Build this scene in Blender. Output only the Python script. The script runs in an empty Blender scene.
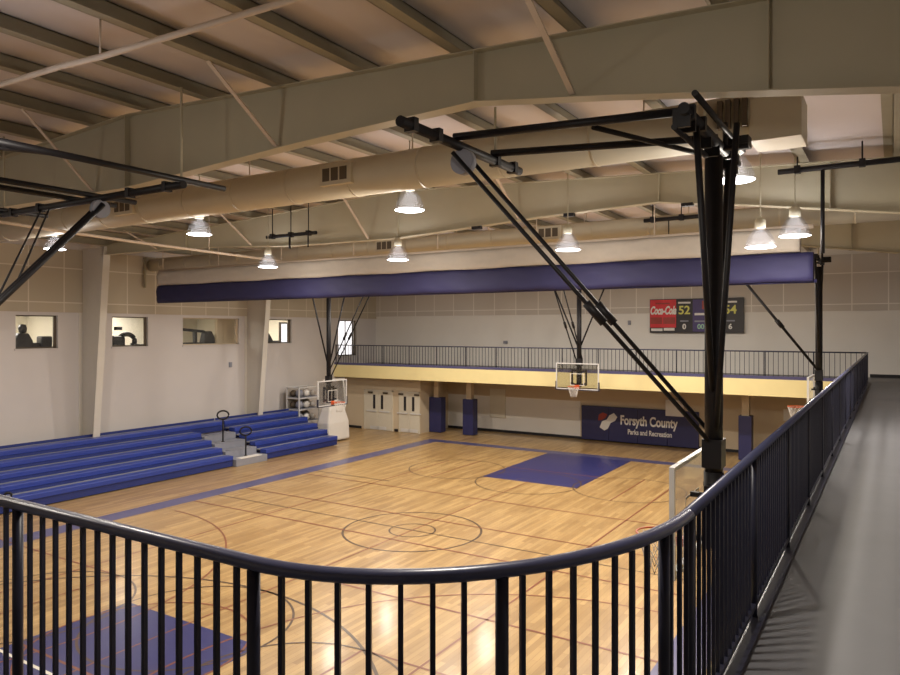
import bpy, bmesh, math, random
from mathutils import Vector, Matrix
random.seed(4)
C = bpy.context.scene.collection
PI = math.pi
V = Vector

# ------------------------------------------------------------------ materials
def mat(name, col, rough=.6, metal=0.0, noise=0.0, nscale=6.0, coat=0.0, bump=0.0, spec=.5):
    m = bpy.data.materials.new(name); m.use_nodes = True
    nt = m.node_tree; b = nt.nodes['Principled BSDF']
    b.inputs['Roughness'].default_value = rough
    b.inputs['Metallic'].default_value = metal
    b.inputs['Coat Weight'].default_value = coat
    b.inputs['Specular IOR Level'].default_value = .3 if name in ('black_steel','navy_rail') else spec
    tc = nt.nodes.new('ShaderNodeTexCoord')
    n = nt.nodes.new('ShaderNodeTexNoise'); n.inputs['Scale'].default_value = nscale
    n.inputs['Detail'].default_value = 4
    nt.links.new(tc.outputs['Object'], n.inputs['Vector'])
    mx = nt.nodes.new('ShaderNodeMix'); mx.data_type = 'RGBA'
    a = noise
    mx.inputs['A'].default_value = (*[c*(1-a) for c in col], 1)
    mx.inputs['B'].default_value = (*[min(1, c*(1+a)) for c in col], 1)
    nt.links.new(n.outputs['Fac'], mx.inputs['Factor'])
    nt.links.new(mx.outputs['Result'], b.inputs['Base Color'])
    if bump:
        bp = nt.nodes.new('ShaderNodeBump'); bp.inputs['Strength'].default_value = bump
        bp.inputs['Distance'].default_value = .02
        nt.links.new(n.outputs['Fac'], bp.inputs['Height'])
        nt.links.new(bp.outputs['Normal'], b.inputs['Normal'])
    return m

def emis(name, col, s):
    m = bpy.data.materials.new(name); m.use_nodes = True
    nt = m.node_tree; nt.nodes.clear()
    o = nt.nodes.new('ShaderNodeOutputMaterial'); e = nt.nodes.new('ShaderNodeEmission')
    e.inputs['Color'].default_value = (*col, 1); e.inputs['Strength'].default_value = s
    nt.links.new(e.outputs[0], o.inputs[0]); return m

def glass(name, tint, gloss, rough=.03, cloudy=0.0):
    m = bpy.data.materials.new(name); m.use_nodes = True
    nt = m.node_tree; nt.nodes.clear()
    o = nt.nodes.new('ShaderNodeOutputMaterial')
    t = nt.nodes.new('ShaderNodeBsdfTransparent'); t.inputs[0].default_value = (*tint, 1)
    g = nt.nodes.new('ShaderNodeBsdfGlossy'); g.inputs['Roughness'].default_value = rough
    d = nt.nodes.new('ShaderNodeBsdfTranslucent'); d.inputs[0].default_value = (.85, .85, .85, 1)
    m1 = nt.nodes.new('ShaderNodeMixShader'); m1.inputs[0].default_value = gloss
    m2 = nt.nodes.new('ShaderNodeMixShader'); m2.inputs[0].default_value = cloudy
    nt.links.new(t.outputs[0], m1.inputs[1]); nt.links.new(g.outputs[0], m1.inputs[2])
    nt.links.new(m1.outputs[0], m2.inputs[1]); nt.links.new(d.outputs[0], m2.inputs[2])
    nt.links.new(m2.outputs[0], o.inputs[0]); return m

def panel_mat(name, col, line, axis, size=1.25, off=(0, 0), lw=.02):
    """Flat panels in a square grid; axis = which object axis runs along the wall."""
    m = bpy.data.materials.new(name); m.use_nodes = True
    nt = m.node_tree; b = nt.nodes['Principled BSDF']; b.inputs['Roughness'].default_value = .8
    tc = nt.nodes.new('ShaderNodeTexCoord'); sp = nt.nodes.new('ShaderNodeSeparateXYZ')
    nt.links.new(tc.outputs['Object'], sp.inputs[0])
    cb = nt.nodes.new('ShaderNodeCombineXYZ')
    ad1 = nt.nodes.new('ShaderNodeMath'); ad1.operation = 'ADD'; ad1.inputs[1].default_value = off[0]
    ad2 = nt.nodes.new('ShaderNodeMath'); ad2.operation = 'ADD'; ad2.inputs[1].default_value = off[1]
    nt.links.new(sp.outputs[axis], ad1.inputs[0]); nt.links.new(sp.outputs['Z'], ad2.inputs[0])
    nt.links.new(ad1.outputs[0], cb.inputs[0]); nt.links.new(ad2.outputs[0], cb.inputs[1])
    br = nt.nodes.new('ShaderNodeTexBrick'); br.offset = 0; br.squash = 1
    br.inputs['Scale'].default_value = 1
    br.inputs['Brick Width'].default_value = size; br.inputs['Row Height'].default_value = size
    br.inputs['Mortar Size'].default_value = lw; br.inputs['Mortar Smooth'].default_value = 0
    br.inputs['Color1'].default_value = (*col, 1); br.inputs['Color2'].default_value = (*[c*.9 for c in col], 1)
    br.inputs['Mortar'].default_value = (*line, 1)
    nt.links.new(cb.outputs[0], br.inputs['Vector'])
    nt.links.new(br.outputs['Color'], b.inputs['Base Color'])
    return m

def wood_mat():
    m = bpy.data.materials.new('maple_boards'); m.use_nodes = True
    nt = m.node_tree; b = nt.nodes['Principled BSDF']
    b.inputs['Roughness'].default_value = .33; b.inputs['Coat Weight'].default_value = .2
    b.inputs['Coat Roughness'].default_value = .16; b.inputs['Specular IOR Level'].default_value = .45
    tc = nt.nodes.new('ShaderNodeTexCoord')
    mp = nt.nodes.new('ShaderNodeMapping'); mp.inputs['Rotation'].default_value = (0, 0, PI/2)
    nt.links.new(tc.outputs['Object'], mp.inputs['Vector'])
    br = nt.nodes.new('ShaderNodeTexBrick'); br.offset = .37; br.inputs['Scale'].default_value = 1
    br.inputs['Brick Width'].default_value = 1.3; br.inputs['Row Height'].default_value = .11
    br.inputs['Mortar Size'].default_value = .003
    br.inputs['Bias'].default_value = -.1
    br.inputs['Color1'].default_value = (.48, .325, .145, 1); br.inputs['Color2'].default_value = (.325, .202, .082, 1)
    br.inputs['Mortar'].default_value = (.30, .16, .06, 1)
    nt.links.new(mp.outputs[0], br.inputs['Vector'])
    ns = nt.nodes.new('ShaderNodeTexNoise'); ns.inputs['Scale'].default_value = 1; ns.inputs['Detail'].default_value = 5
    mp2 = nt.nodes.new('ShaderNodeMapping'); mp2.inputs['Scale'].default_value = (3.2, .45, 1)
    nt.links.new(tc.outputs['Object'], mp2.inputs['Vector']); nt.links.new(mp2.outputs[0], ns.inputs['Vector'])
    rp = nt.nodes.new('ShaderNodeValToRGB')
    rp.color_ramp.elements[0].position = .3; rp.color_ramp.elements[0].color = (.78, .74, .70, 1)
    rp.color_ramp.elements[1].position = .72; rp.color_ramp.elements[1].color = (1.12, 1.1, 1.05, 1)
    nt.links.new(ns.outputs['Fac'], rp.inputs[0])
    mx = nt.nodes.new('ShaderNodeMix'); mx.data_type = 'RGBA'; mx.blend_type = 'MULTIPLY'; mx.inputs['Factor'].default_value = 1
    nt.links.new(br.outputs['Color'], mx.inputs['A']); nt.links.new(rp.outputs['Color'], mx.inputs['B'])
    nt.links.new(mx.outputs['Result'], b.inputs['Base Color'])
    return m

M = dict(
    wood=wood_mat(),
    blue=mat('blue_floor_paint', (.030, .034, .145), .3, coat=.2, noise=.1),
    bandblue=mat('blue_border_paint', (.085, .082, .19), .3, coat=.2, noise=.1),
    black_line=mat('black_line_paint', (.085, .05, .03), .3),
    red_line=mat('red_line_paint', (.21, .07, .035), .3),
    white_line=mat('white_line_paint', (.75, .72, .62), .3),
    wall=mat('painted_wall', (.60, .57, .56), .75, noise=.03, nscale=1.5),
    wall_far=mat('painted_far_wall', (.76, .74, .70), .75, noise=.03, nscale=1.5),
    under=mat('tan_wall_and_shade', (.60, .50, .36), .75, noise=.04, nscale=1.5),  # tan walls and posts; also the coloured-in shade under the balcony
    deck=mat('roof_liner', (.62, .56, .53), .85, noise=.06, nscale=.8),
    purlin=mat('purlin_primer', (.30, .27, .19), .6, noise=.08),
    beam=mat('beam_primer', (.46, .42, .30), .6, noise=.06, nscale=2),
    column=mat('column_paint', (.62, .59, .53), .6, noise=.04),
    duct=mat('painted_duct', (.60, .545, .42), .55, noise=.05, nscale=3),
    pipe=mat('pale_pipe', (.62, .52, .42), .5, noise=.05),
    black=mat('black_steel', (.010, .009, .011), .5, noise=.2, nscale=20),
    rail=mat('navy_rail', (.018, .019, .035), .38, noise=.15, nscale=15),
    toprail=mat('navy_top_rail', (.050, .055, .11), .30, noise=.12, nscale=10),
    fascia=mat('cream_fascia', (.90, .78, .40), .6, noise=.05, nscale=2),
    concrete=mat('walkway_concrete', (.112, .114, .124), .5, noise=.12, nscale=2.5),
    bleach=mat('blue_bleacher_plastic', (.028, .055, .31), .35, noise=.12, nscale=3),
    riser=mat('dark_blue_riser', (.016, .03, .17), .5, noise=.1),
    grey=mat('grey_tread', (.25, .26, .31), .6, noise=.1),
    dark=mat('dark_frame_and_pad', (.03, .03, .05), .7, noise=.1),  # near-black finish of the bleacher frames and board edge pads
    curtain=mat('blue_vinyl', (.012, .0105, .055), .75, noise=.15, nscale=2.5, bump=.25),
    mesh=mat('white_mesh_curtain', (.47, .425, .375), .8, noise=.06, nscale=8),
    pad=mat('navy_pad_vinyl', (.02, .022, .09), .4, noise=.12, nscale=4),
    sign=mat('navy_sign_vinyl', (.018, .018, .085), .45, noise=.12, nscale=4),
    cream=mat('cream_door_paint', (.66, .62, .52), .5, noise=.04),
    white=mat('white_plastic', (.75, .73, .70), .5, noise=.03),
    silver=mat('silver_aluminium', (.70, .70, .70), .4, metal=.2, noise=.06),
    orange=mat('orange_rim', (.55, .10, .03), .4),
    red=mat('red_panel', (.62, .02, .03), .45, noise=.1),
    dred=mat('dark_red_panel', (.30, .03, .02), .45, noise=.2),
    sblack=mat('black_panel', (.02, .018, .022), .5, noise=.1),
    sblue=mat('violet_panel', (.06, .04, .16), .5, noise=.1),
    digit=emis('amber_digits', (.80, .64, .16), .38),
    gdigit=emis('green_digits', (.45, .60, .40), .4),
    glass=glass('clear_glass', (.97, .97, .96), .04),
    board=glass('backboard_glass', (.86, .86, .84), .07, cloudy=.10),
    shade=glass('prismatic_shade', (.92, .92, .95), .03, .3, cloudy=.012),
    lens=emis('lamp_lens', (1.0, .98, 1.0), 16),
    daylight=emis('daylight_pane', (1.0, .97, 1.0), 1.6),
    machine=mat('black_machine', (.012, .012, .015), .5, noise=.2),
    rack=mat('grey_rack', (.42, .38, .34), .6, noise=.3, nscale=9),
    base=mat('black_baseboard', (.012, .011, .014), .6),
    net=mat('white_net', (.75, .72, .68), .8),
    frame=mat('brown_window_frame', (.10, .075, .05), .6),
)

# ------------------------------------------------------------------ geometry helpers
class MB:
    def __init__(s): s.b = bmesh.new()
    def box(s, x0, x1, y0, y1, z0, z1, mi=0):
        vs = [s.b.verts.new(p) for p in ((x0,y0,z0),(x1,y0,z0),(x1,y1,z0),(x0,y1,z0),(x0,y0,z1),(x1,y0,z1),(x1,y1,z1),(x0,y1,z1))]
        for f in ((3,2,1,0),(4,5,6,7),(0,1,5,4),(1,2,6,5),(2,3,7,6),(3,0,4,7)):
            s.b.faces.new([vs[i] for i in f]).material_index = mi
        return s
    def tube(s, p, q, r, n=10, r2=None, cap=True):
        p, q = V(p), V(q); d = (q-p).normalized()
        a = d.orthogonal().normalized(); c = d.cross(a); r2 = r if r2 is None else r2
        A = [s.b.verts.new(p+r*(math.cos(t)*a+math.sin(t)*c)) for t in [2*PI*i/n for i in range(n)]]
        B = [s.b.verts.new(q+r2*(math.cos(t)*a+math.sin(t)*c)) for t in [2*PI*i/n for i in range(n)]]
        for i in range(n):
            f = s.b.faces.new((A[i], A[(i+1)%n], B[(i+1)%n], B[i])); f.smooth = True
        if cap: s.b.faces.new(A[::-1]); s.b.faces.new(B)
        return s
    def sq(s, p, q, w, h=None):
        """square bar between two points"""
        p, q = V(p), V(q); d = (q-p).normalized(); h = h or w
        up = V((0,0,1)) if abs(d.z) < .9 else V((0,1,0))
        a = d.cross(up).normalized(); c = a.cross(d)
        off = ((-1,-1),(1,-1),(1,1),(-1,1))
        A = [s.b.verts.new(p+a*w/2*i+c*h/2*j) for i, j in off]; B = [s.b.verts.new(q+a*w/2*i+c*h/2*j) for i, j in off]
        for i in range(4): s.b.faces.new((A[i], A[(i+1)%4], B[(i+1)%4], B[i]))
        s.b.faces.new(A[::-1]); s.b.faces.new(B); return s
    def path(s, pts, r, n=10, closed=False, sz=1.0):
        pts = [V(p) for p in pts]; N = len(pts); rings = []
        for i, p in enumerate(pts):
            if closed: d = pts[(i+1)%N]-pts[i-1]
            else: d = pts[min(i+1,N-1)]-pts[max(i-1,0)]
            d.normalize(); up = V((0,0,1)) if abs(d.z) < .95 else V((1,0,0))
            a = d.cross(up).normalized(); c = a.cross(d)
            rings.append([s.b.verts.new(p+r*(math.cos(t)*a+sz*math.sin(t)*c)) for t in [2*PI*k/n for k in range(n)]])
        for i in range(N if closed else N-1):
            A, B = rings[i], rings[(i+1)%N]
            for k in range(n):
                f = s.b.faces.new((A[k], A[(k+1)%n], B[(k+1)%n], B[k])); f.smooth = True
        if not closed: s.b.faces.new(rings[0][::-1]); s.b.faces.new(rings[-1])
        return s
    def lathe(s, prof, c=(0,0,0), n=24, cap=False):
        rings = []
        for r, z in prof:
            rings.append([s.b.verts.new((c[0]+r*math.cos(2*PI*k/n), c[1]+r*math.sin(2*PI*k/n), c[2]+z)) for k in range(n)])
        for A, B in zip(rings, rings[1:]):
            for k in range(n):
                f = s.b.faces.new((A[k], A[(k+1)%n], B[(k+1)%n], B[k])); f.smooth = True
        if cap: s.b.faces.new(rings[0][::-1]); s.b.faces.new(rings[-1])
        return s
    def prism(s, pts, vec, mi=0):
        A = [s.b.verts.new(V(p)) for p in pts]; B = [s.b.verts.new(V(p)+V(vec)) for p in pts]
        s.b.faces.new(A).material_index = mi; s.b.faces.new(B[::-1]).material_index = mi; n = len(A)
        for i in range(n): s.b.faces.new((A[i], B[i], B[(i+1)%n], A[(i+1)%n])).material_index = mi
        return s
    def flat(s, pts, mi=0):
        f = s.b.faces.new([s.b.verts.new(V(p)) for p in pts]); f.material_index = mi
        if f.normal.z < 0: f.normal_flip()
        return s
    def build(s, name, m, parent=None, loc=None, bevel=0, fix=True):
        if fix: bmesh.ops.recalc_face_normals(s.b, faces=s.b.faces[:])
        me = bpy.data.meshes.new(name); s.b.to_mesh(me); s.b.free()
        for k in (m if isinstance(m, (list, tuple)) else [m]): me.materials.append(k)
        o = bpy.data.objects.new(name, me); C.objects.link(o)
        if parent: o.parent = parent
        if loc: o.location = loc
        if bevel:
            bv = o.modifiers.new('edge', 'BEVEL'); bv.width = bevel; bv.segments = 2; bv.limit_method = 'ANGLE'
        return o

def tag(o, label, cat, group=None):
    o['label'] = label; o['category'] = cat
    if group: o['group'] = group
    return o
def empty(name, loc, label, cat, group=None, rz=0):
    o = bpy.data.objects.new(name, None); C.objects.link(o); o.location = loc; o.rotation_euler = (0,0,rz)
    o.empty_display_size = .2
    return tag(o, label, cat, group)
def struct(o, label=None):
    o['kind'] = 'structure'
    if label: o['label'] = label
    return o
def text(name, body, size, m, parent, loc, rot=(PI/2,0,0), shear=0, off=0, sx=1, extr=.004):
    cu = bpy.data.curves.new(name, 'FONT'); cu.body = body; cu.size = size; cu.shear = shear; cu.offset = off
    cu.align_x = 'CENTER'; cu.align_y = 'CENTER'; cu.extrude = extr
    t = bpy.data.objects.new(name, cu); C.objects.link(t)
    me = bpy.data.meshes.new_from_object(t.evaluated_get(bpy.context.evaluated_depsgraph_get()))
    bpy.data.objects.remove(t); me.materials.clear(); me.materials.append(m)
    o = bpy.data.objects.new(name, me); C.objects.link(o); o.parent = parent
    o.location = loc; o.rotation_euler = rot; o.scale = (sx, 1, 1); return o
def copy_tree(o, parent=None):
    c = o.copy(); C.objects.link(c)
    if parent: c.parent = parent
    for ch in list(o.children): copy_tree(ch, c)
    return c

# ------------------------------------------------------------------ main dimensions
XL, XR, YN, YF = -25.5, 3.2, -3.0, 32.7      # inner faces of the hall walls
ZW = 3.43                                     # walkway floor
RIDGE = -11.0
def zt(x): return 8.95 - .048*abs(x-RIDGE)    # top of the frames
CX, CY, HL, HW = -10.82, 15.445, 12.8, 7.62   # court centre, half length, half width

# ------------------------------------------------------------------ floor with its painted markings
fb = MB()
fb.flat([(XL-.3,YN-.3,0),(XR+.3,YN-.3,0),(XR+.3,YF+.3,0),(XL-.3,YF+.3,0)], 0)
def quad(x0, x1, y0, y1, z, mi): fb.flat([(x0,y0,z),(x1,y0,z),(x1,y1,z),(x0,y1,z)], mi)
def arc(cx, cy, r, a0, a1, w, z, mi, n=64):
    a0, a1 = math.radians(a0), math.radians(a1)
    P = [(a0+(a1-a0)*i/n) for i in range(n+1)]
    for p, q in zip(P, P[1:]):
        fb.flat([(cx+(r-w/2)*math.cos(p), cy+(r-w/2)*math.sin(p), z), (cx+(r+w/2)*math.cos(p), cy+(r+w/2)*math.sin(p), z),
                 (cx+(r+w/2)*math.cos(q), cy+(r+w/2)*math.sin(q), z), (cx+(r-w/2)*math.cos(q), cy+(r-w/2)*math.sin(q), z)], mi)
LW = .045
# border band round the court
quad(CX-HW-.72, CX-HW, CY-HL-.6, CY+HL+.6, .002, 2); quad(CX+HW, CX+HW+.72, CY-HL-.6, CY+HL+.6, .002, 2)
quad(CX-HW-.72, CX+HW+.72, CY+HL+.0, CY+HL+.6, .003, 2); quad(CX-HW-.72, CX+HW+.72, CY-HL-.6, CY-HL, .003, 2)
# keys, free-throw circles, three-point arcs, centre circle
for s in (1, -1):
    yb, yf = CY+s*HL, CY+s*(HL-5.79)
    quad(CX-1.83, CX+1.83, min(yb,yf), max(yb,yf), .002, 1)
    arc(CX, yf, 1.83, 0, 360, LW, .004, 3)
    ym = CY+s*(HL-1.6)
    for x in (CX-6.02, CX+6.02)[:2 if s < 0 else 0]: quad(x-LW/2, x+LW/2, min(yb,ym), max(yb,ym), .004, 3)
    if s < 0: arc(CX, ym, 6.02, 0 if s < 0 else 180, 180 if s < 0 else 360, .06, .004, 3)
    quad(CX-1.83, CX+1.83, CY+s*(HL-3.7)-.025, CY+s*(HL-3.7)+.025, .004, 4)
quad(CX-1.83, CX+1.83, 6.0, 6.06, .005, 5)
arc(CX, CY, 1.83, 0, 360, .06, .004, 3); arc(CX, CY, .61, 0, 360, LW, .004, 3)
quad(CX-HW, CX+HW, CY-LW/2, CY+LW/2, .004, 3)
# two courts across the hall
for yc in (7.4, 23.2):
    for s in (1, -1):
        xb = CX+s*8.7; xf = CX+s*3.35
        arc(xf, yc, 1.83, 0, 360, LW, .0045, 3)
        if yc < 10: arc(xb-s*1.6, yc, 6.02, 90 if s > 0 else -90, 270 if s > 0 else 90, LW, .0045, 4)
        for w in (-1.83, 1.83)[:2 if yc < 10 else 0]: quad(min(xb,xf), max(xb,xf), yc+w-.025, yc+w+.025, .0045, 4)
        quad(xf-.025, xf+.025, yc-1.83, yc+1.83, .0045, 4)
    if yc < 10: arc(CX, yc, 1.83, 0, 360, LW, .0045, 4)
# volleyball lines
quad(CX-.02, CX+.02, 2.9, 22.5, .0048, 4)
for y in (14.5, 16.6, 11.4, 19.4): quad(CX-HW, CX+HW, y-.03, y+.03, .0048, 4)
for x in (CX-4.5, CX+4.5): quad(x-.025, x+.025, CY-9, CY+9, .0048, 4)
quad(-18.44, -15.0, 20.0, 20.05, .0048, 3)
struct(fb.build('floor', [M['wood'], M['blue'], M['bandblue'], M['black_line'], M['red_line'], M['white_line']], fix=False),
       'honey maple gym floor with painted court lines')

# ------------------------------------------------------------------ walls
WIN = [(12.75, 14.2), (16.3, 17.85), (19.5, 22.55), (24.3, 25.9), (29.4, 31.0)]   # along the left wall
WZ = [(4.66, 5.83)]*4 + [(3.9, 5.83)]
wl = MB()
T = .28
wl.box(XL-T, XL, YN-T, YF+T, 0, 3.9); wl.box(XL-T, XL, YN-T, YF+T, 5.83, 9.2)
y = YN-T
for (a, b), (z0, z1) in zip(WIN, WZ):
    wl.box(XL-T, XL, y, a, 3.9, 5.83)
    if z0 > 3.9: wl.box(XL-T, XL, a, b, 3.9, z0)
    y = b
wl.box(XL-T, XL, y, YF+T, 3.9, 5.83)
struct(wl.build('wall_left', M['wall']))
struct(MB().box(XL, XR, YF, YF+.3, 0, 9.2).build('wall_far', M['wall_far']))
struct(MB().box(XR, XR+.3, YN-.3, YF+.3, 0, 9.2).build('wall_right', M['wall']))
struct(MB().box(XL, XR, YN-.3, YN, 0, 9.2).build('wall_near', M['wall']))
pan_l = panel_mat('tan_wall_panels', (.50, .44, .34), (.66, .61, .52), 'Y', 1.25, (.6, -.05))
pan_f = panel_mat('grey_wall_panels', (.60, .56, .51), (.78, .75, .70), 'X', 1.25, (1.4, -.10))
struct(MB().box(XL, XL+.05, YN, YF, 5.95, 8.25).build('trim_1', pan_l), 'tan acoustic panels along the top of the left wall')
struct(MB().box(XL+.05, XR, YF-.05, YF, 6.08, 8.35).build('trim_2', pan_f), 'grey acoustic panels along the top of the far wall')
# wall block under the balcony with the doors
struct(MB().box(XL, -20.52, 30.0, YF, 0, 2.83).build('wall_entrance', M['under']))
struct(MB().box(-20.56, XR, YF-.06, YF, 1.85, 2.83).build('trim_3', M['under']), 'tan strip colouring the balcony shade onto the top of the far wall')  # shade below the balcony, put into the wall colour as a tan strip
struct(MB().box(-12.9, XR, YF-.06, YF, .13, 1.85).build('trim_8', M['under']), 'tan sheet colouring the balcony shade onto the wall behind the navy banner')  # same balcony shade carried down the wall as tan colour
struct(MB().box(-20.56, XR, YF-.03, YF, 0, .13).build('baseboard_far', M['base']))
struct(MB().box(XL, XL+.03, 8.0, 30.0, 0, .13).box(XL, -24.35, 29.97, 30, 0, .13).box(-22.15, -21.92, 29.97, 30, 0, .13).build('baseboard_left', M['base']))

# ------------------------------------------------------------------ roof, frames, purlins
rb = MB()
xs = [XL-.3, RIDGE, XR+.3]
for x0, x1 in zip(xs, xs[1:]):
    rb.prism([(x0,YN-.3,zt(x0)+.24),(x1,YN-.3,zt(x1)+.24),(x1,YN-.3,zt(x1)+.38),(x0,YN-.3,zt(x0)+.38)], (0, YF-YN+.6, 0))
struct(rb.build('ceiling', M['deck']), 'pinkish roof liner between the purlins')
def wide(p, q, w, t, mb):   # flat plate following a line in the XZ plane, w across Y
    (x0,y0,z0), (x1,y1,z1) = p, q
    mb.prism([(x0,y0-w/2,z0),(x0,y0+w/2,z0),(x0,y0+w/2,z0+t),(x0,y0-w/2,z0+t)], (x1-x0, 0, z1-z0))
ZB = [(-24.2, 8.02), (-21.5, 8.0), (-18.0, 7.93), (-15.0, 7.76), (-11.0, 7.72), (-7.0, 7.93), (-4.2, 8.02), (-2.5, 7.80), (-1.0, 7.58), (0.1, 7.42), (3.1, 6.95)]
FY = [7.35, 15.1, 23.0]
FL = ['nearest of the big pale roof beams, spanning the hall above the near basket',
      'pale roof beam behind the round duct, above the rolled blue curtain', 'pale roof beam beyond the rolled curtain, above the far side basket']
PX = [-3.0-1.5*k for k in range(-3, 15)]
for y, lab in zip(FY, FL):
    w = MB()
    pts = [(x, y-.006, z) for x, z in ZB] + [(3.1, y-.006, zt(3.1)), (RIDGE, y-.006, zt(RIDGE)), (-24.2, y-.006, zt(-24.2))]
    # web as a strip of quads (top and bottom edges follow the frame)
    for (x0, z0), (x1, z1) in zip(ZB, ZB[1:]):
        w.prism([(x0,y-.006,z0),(x1,y-.006,z1),(x1,y-.006,zt(x1)),(x0,y-.006,zt(x0))], (0, .012, 0))
        wide((x0,y,z0-.012), (x1,y,z1-.012), .22, .014, w)
    wide((-24.2,y,zt(-24.2)-.014), (RIDGE,y,zt(RIDGE)-.014), .22, .014, w); wide((RIDGE,y,zt(RIDGE)-.014), (3.1,y,zt(3.1)-.014), .22, .014, w)
    for x in (-19.5, -11.0, -4.2, -1.0):
        zb = [z0+(z1-z0)*(x-x0)/(x1-x0) for (x0,z0),(x1,z1) in zip(ZB, ZB[1:]) if x0 <= x <= x1][0]
        w.box(x-.006, x+.006, y-.1, y+.1, zb, zt(x)-.01)
    bo = struct(w.build('roof_beam', M['beam']), lab)
    for x in (-8.6, -6.2, -3.6) if y == 15.1 else ():
        zb = [z0+(z1-z0)*(x-x0)/(x1-x0) for (x0,z0),(x1,z1) in zip(ZB, ZB[1:]) if x0 <= x <= x1][0]
        MB().box(x-.12, x+.12, y-.14, y-.02, zb-.08, zb-.01).build('clamp', M['black'], bo)
    for k, x in enumerate(PX):
        if k % 3: continue
        if x < -24 or x > 2.6: continue
        xb = x+.03
        zb = [z0+(z1-z0)*(xb-x0)/(x1-x0) for (x0,z0),(x1,z1) in zip(ZB, ZB[1:]) if x0 <= xb <= x1][0]
        for s in (-1, 1):
            MB().sq((x, y+s*1.3, zt(x)+.05), (xb, y+s*.07, zb+.03), .065, .02).build('flange_brace', M['pipe'], bo)
    # tapered column on the left wall
    c = MB()
    c.prism([(XL,y-.006,0),(-24.75,y-.006,0),(-23.95,y-.006,8.3),(XL,y-.006,8.3)], (0,.012,0))
    c.prism([(-24.75,y-.13,0),(-24.75,y+.13,0),(-24.72,y+.13,0),(-24.72,y-.13,0)], (.8,0,8.3))
    c.box(XL, XL+.02, y-.13, y+.13, 0, 8.3)
    struct(c.build('column_left', M['column']), 'tapered white steel column against the left wall')
for k, x in enumerate(PX):
    z = zt(x)
    p = MB()
    p.box(x-.005, x+.005, YN, YF, z, z+.235); p.box(x-.005, x+.15, YN, YF, z, z+.012); p.box(x-.15, x+.005, YN, YF, z+.223, z+.235)
    struct(p.build('ceiling_purlin', M['purlin']), 'long dark roof purlin running the length of the hall')

# ------------------------------------------------------------------ walkway and balcony slab
def corner(r, n=24):      # curved inner corner of the walkway, offset r outwards
    return [(-1.9+(1.13+r)*math.sin(t), 3.2-(1.455+r)*math.cos(t)) for t in [PI/2*i/n for i in range(n+1)]]
cor = corner(-.07)
sl = MB()
def slab(pts): sl.prism([(a, b, 2.83) for a, b in pts], (0, 0, ZW-2.83))
slab([(XL,YN),(-1.9,YN)] + [(-1.9, cor[0][1]), (XL, cor[0][1])])
for p, q in zip(cor, cor[1:]): slab([(p[0], YN), (q[0], YN), q, p])
slab([(cor[-1][0], YN), (XR, YN), (XR, YF), (cor[-1][0], YF)])
slab([(XL, 29.14), (cor[-1][0], 29.14), (cor[-1][0], YF), (XL, YF)])
bmesh.ops.remove_doubles(sl.b, verts=sl.b.verts[:], dist=.0005)
struct(sl.build('floor_walkway', M['concrete']), 'grey concrete walkway floor running round the hall above the court')
struct(MB().box(XL, -.85, 29.06, 29.14, 2.81, ZW+.02).build('trim_4', M['fascia']), 'cream yellow fascia along the far balcony edge')
struct(MB().box(-.86, -.78, 3.2, 29.06, 2.81, ZW+.02).build('trim_5', M['fascia']), 'cream yellow fascia along the right walkway edge')
struct(MB().box(XL, -.78, 29.10, 29.22, ZW, ZW+.14).build('trim_6', M['bandblue']), 'low blue kerb under the far balcony railing')
struct(MB().box(-.80, -.70, 3.2, 29.10, ZW, ZW+.03).build('trim_7', M['rail']), 'low kerb under the right walkway railing')
struct(MB().box(-.78, XR, YF-.02, YF, ZW, ZW+.13).build('baseboard_walkway', M['base']))

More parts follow.
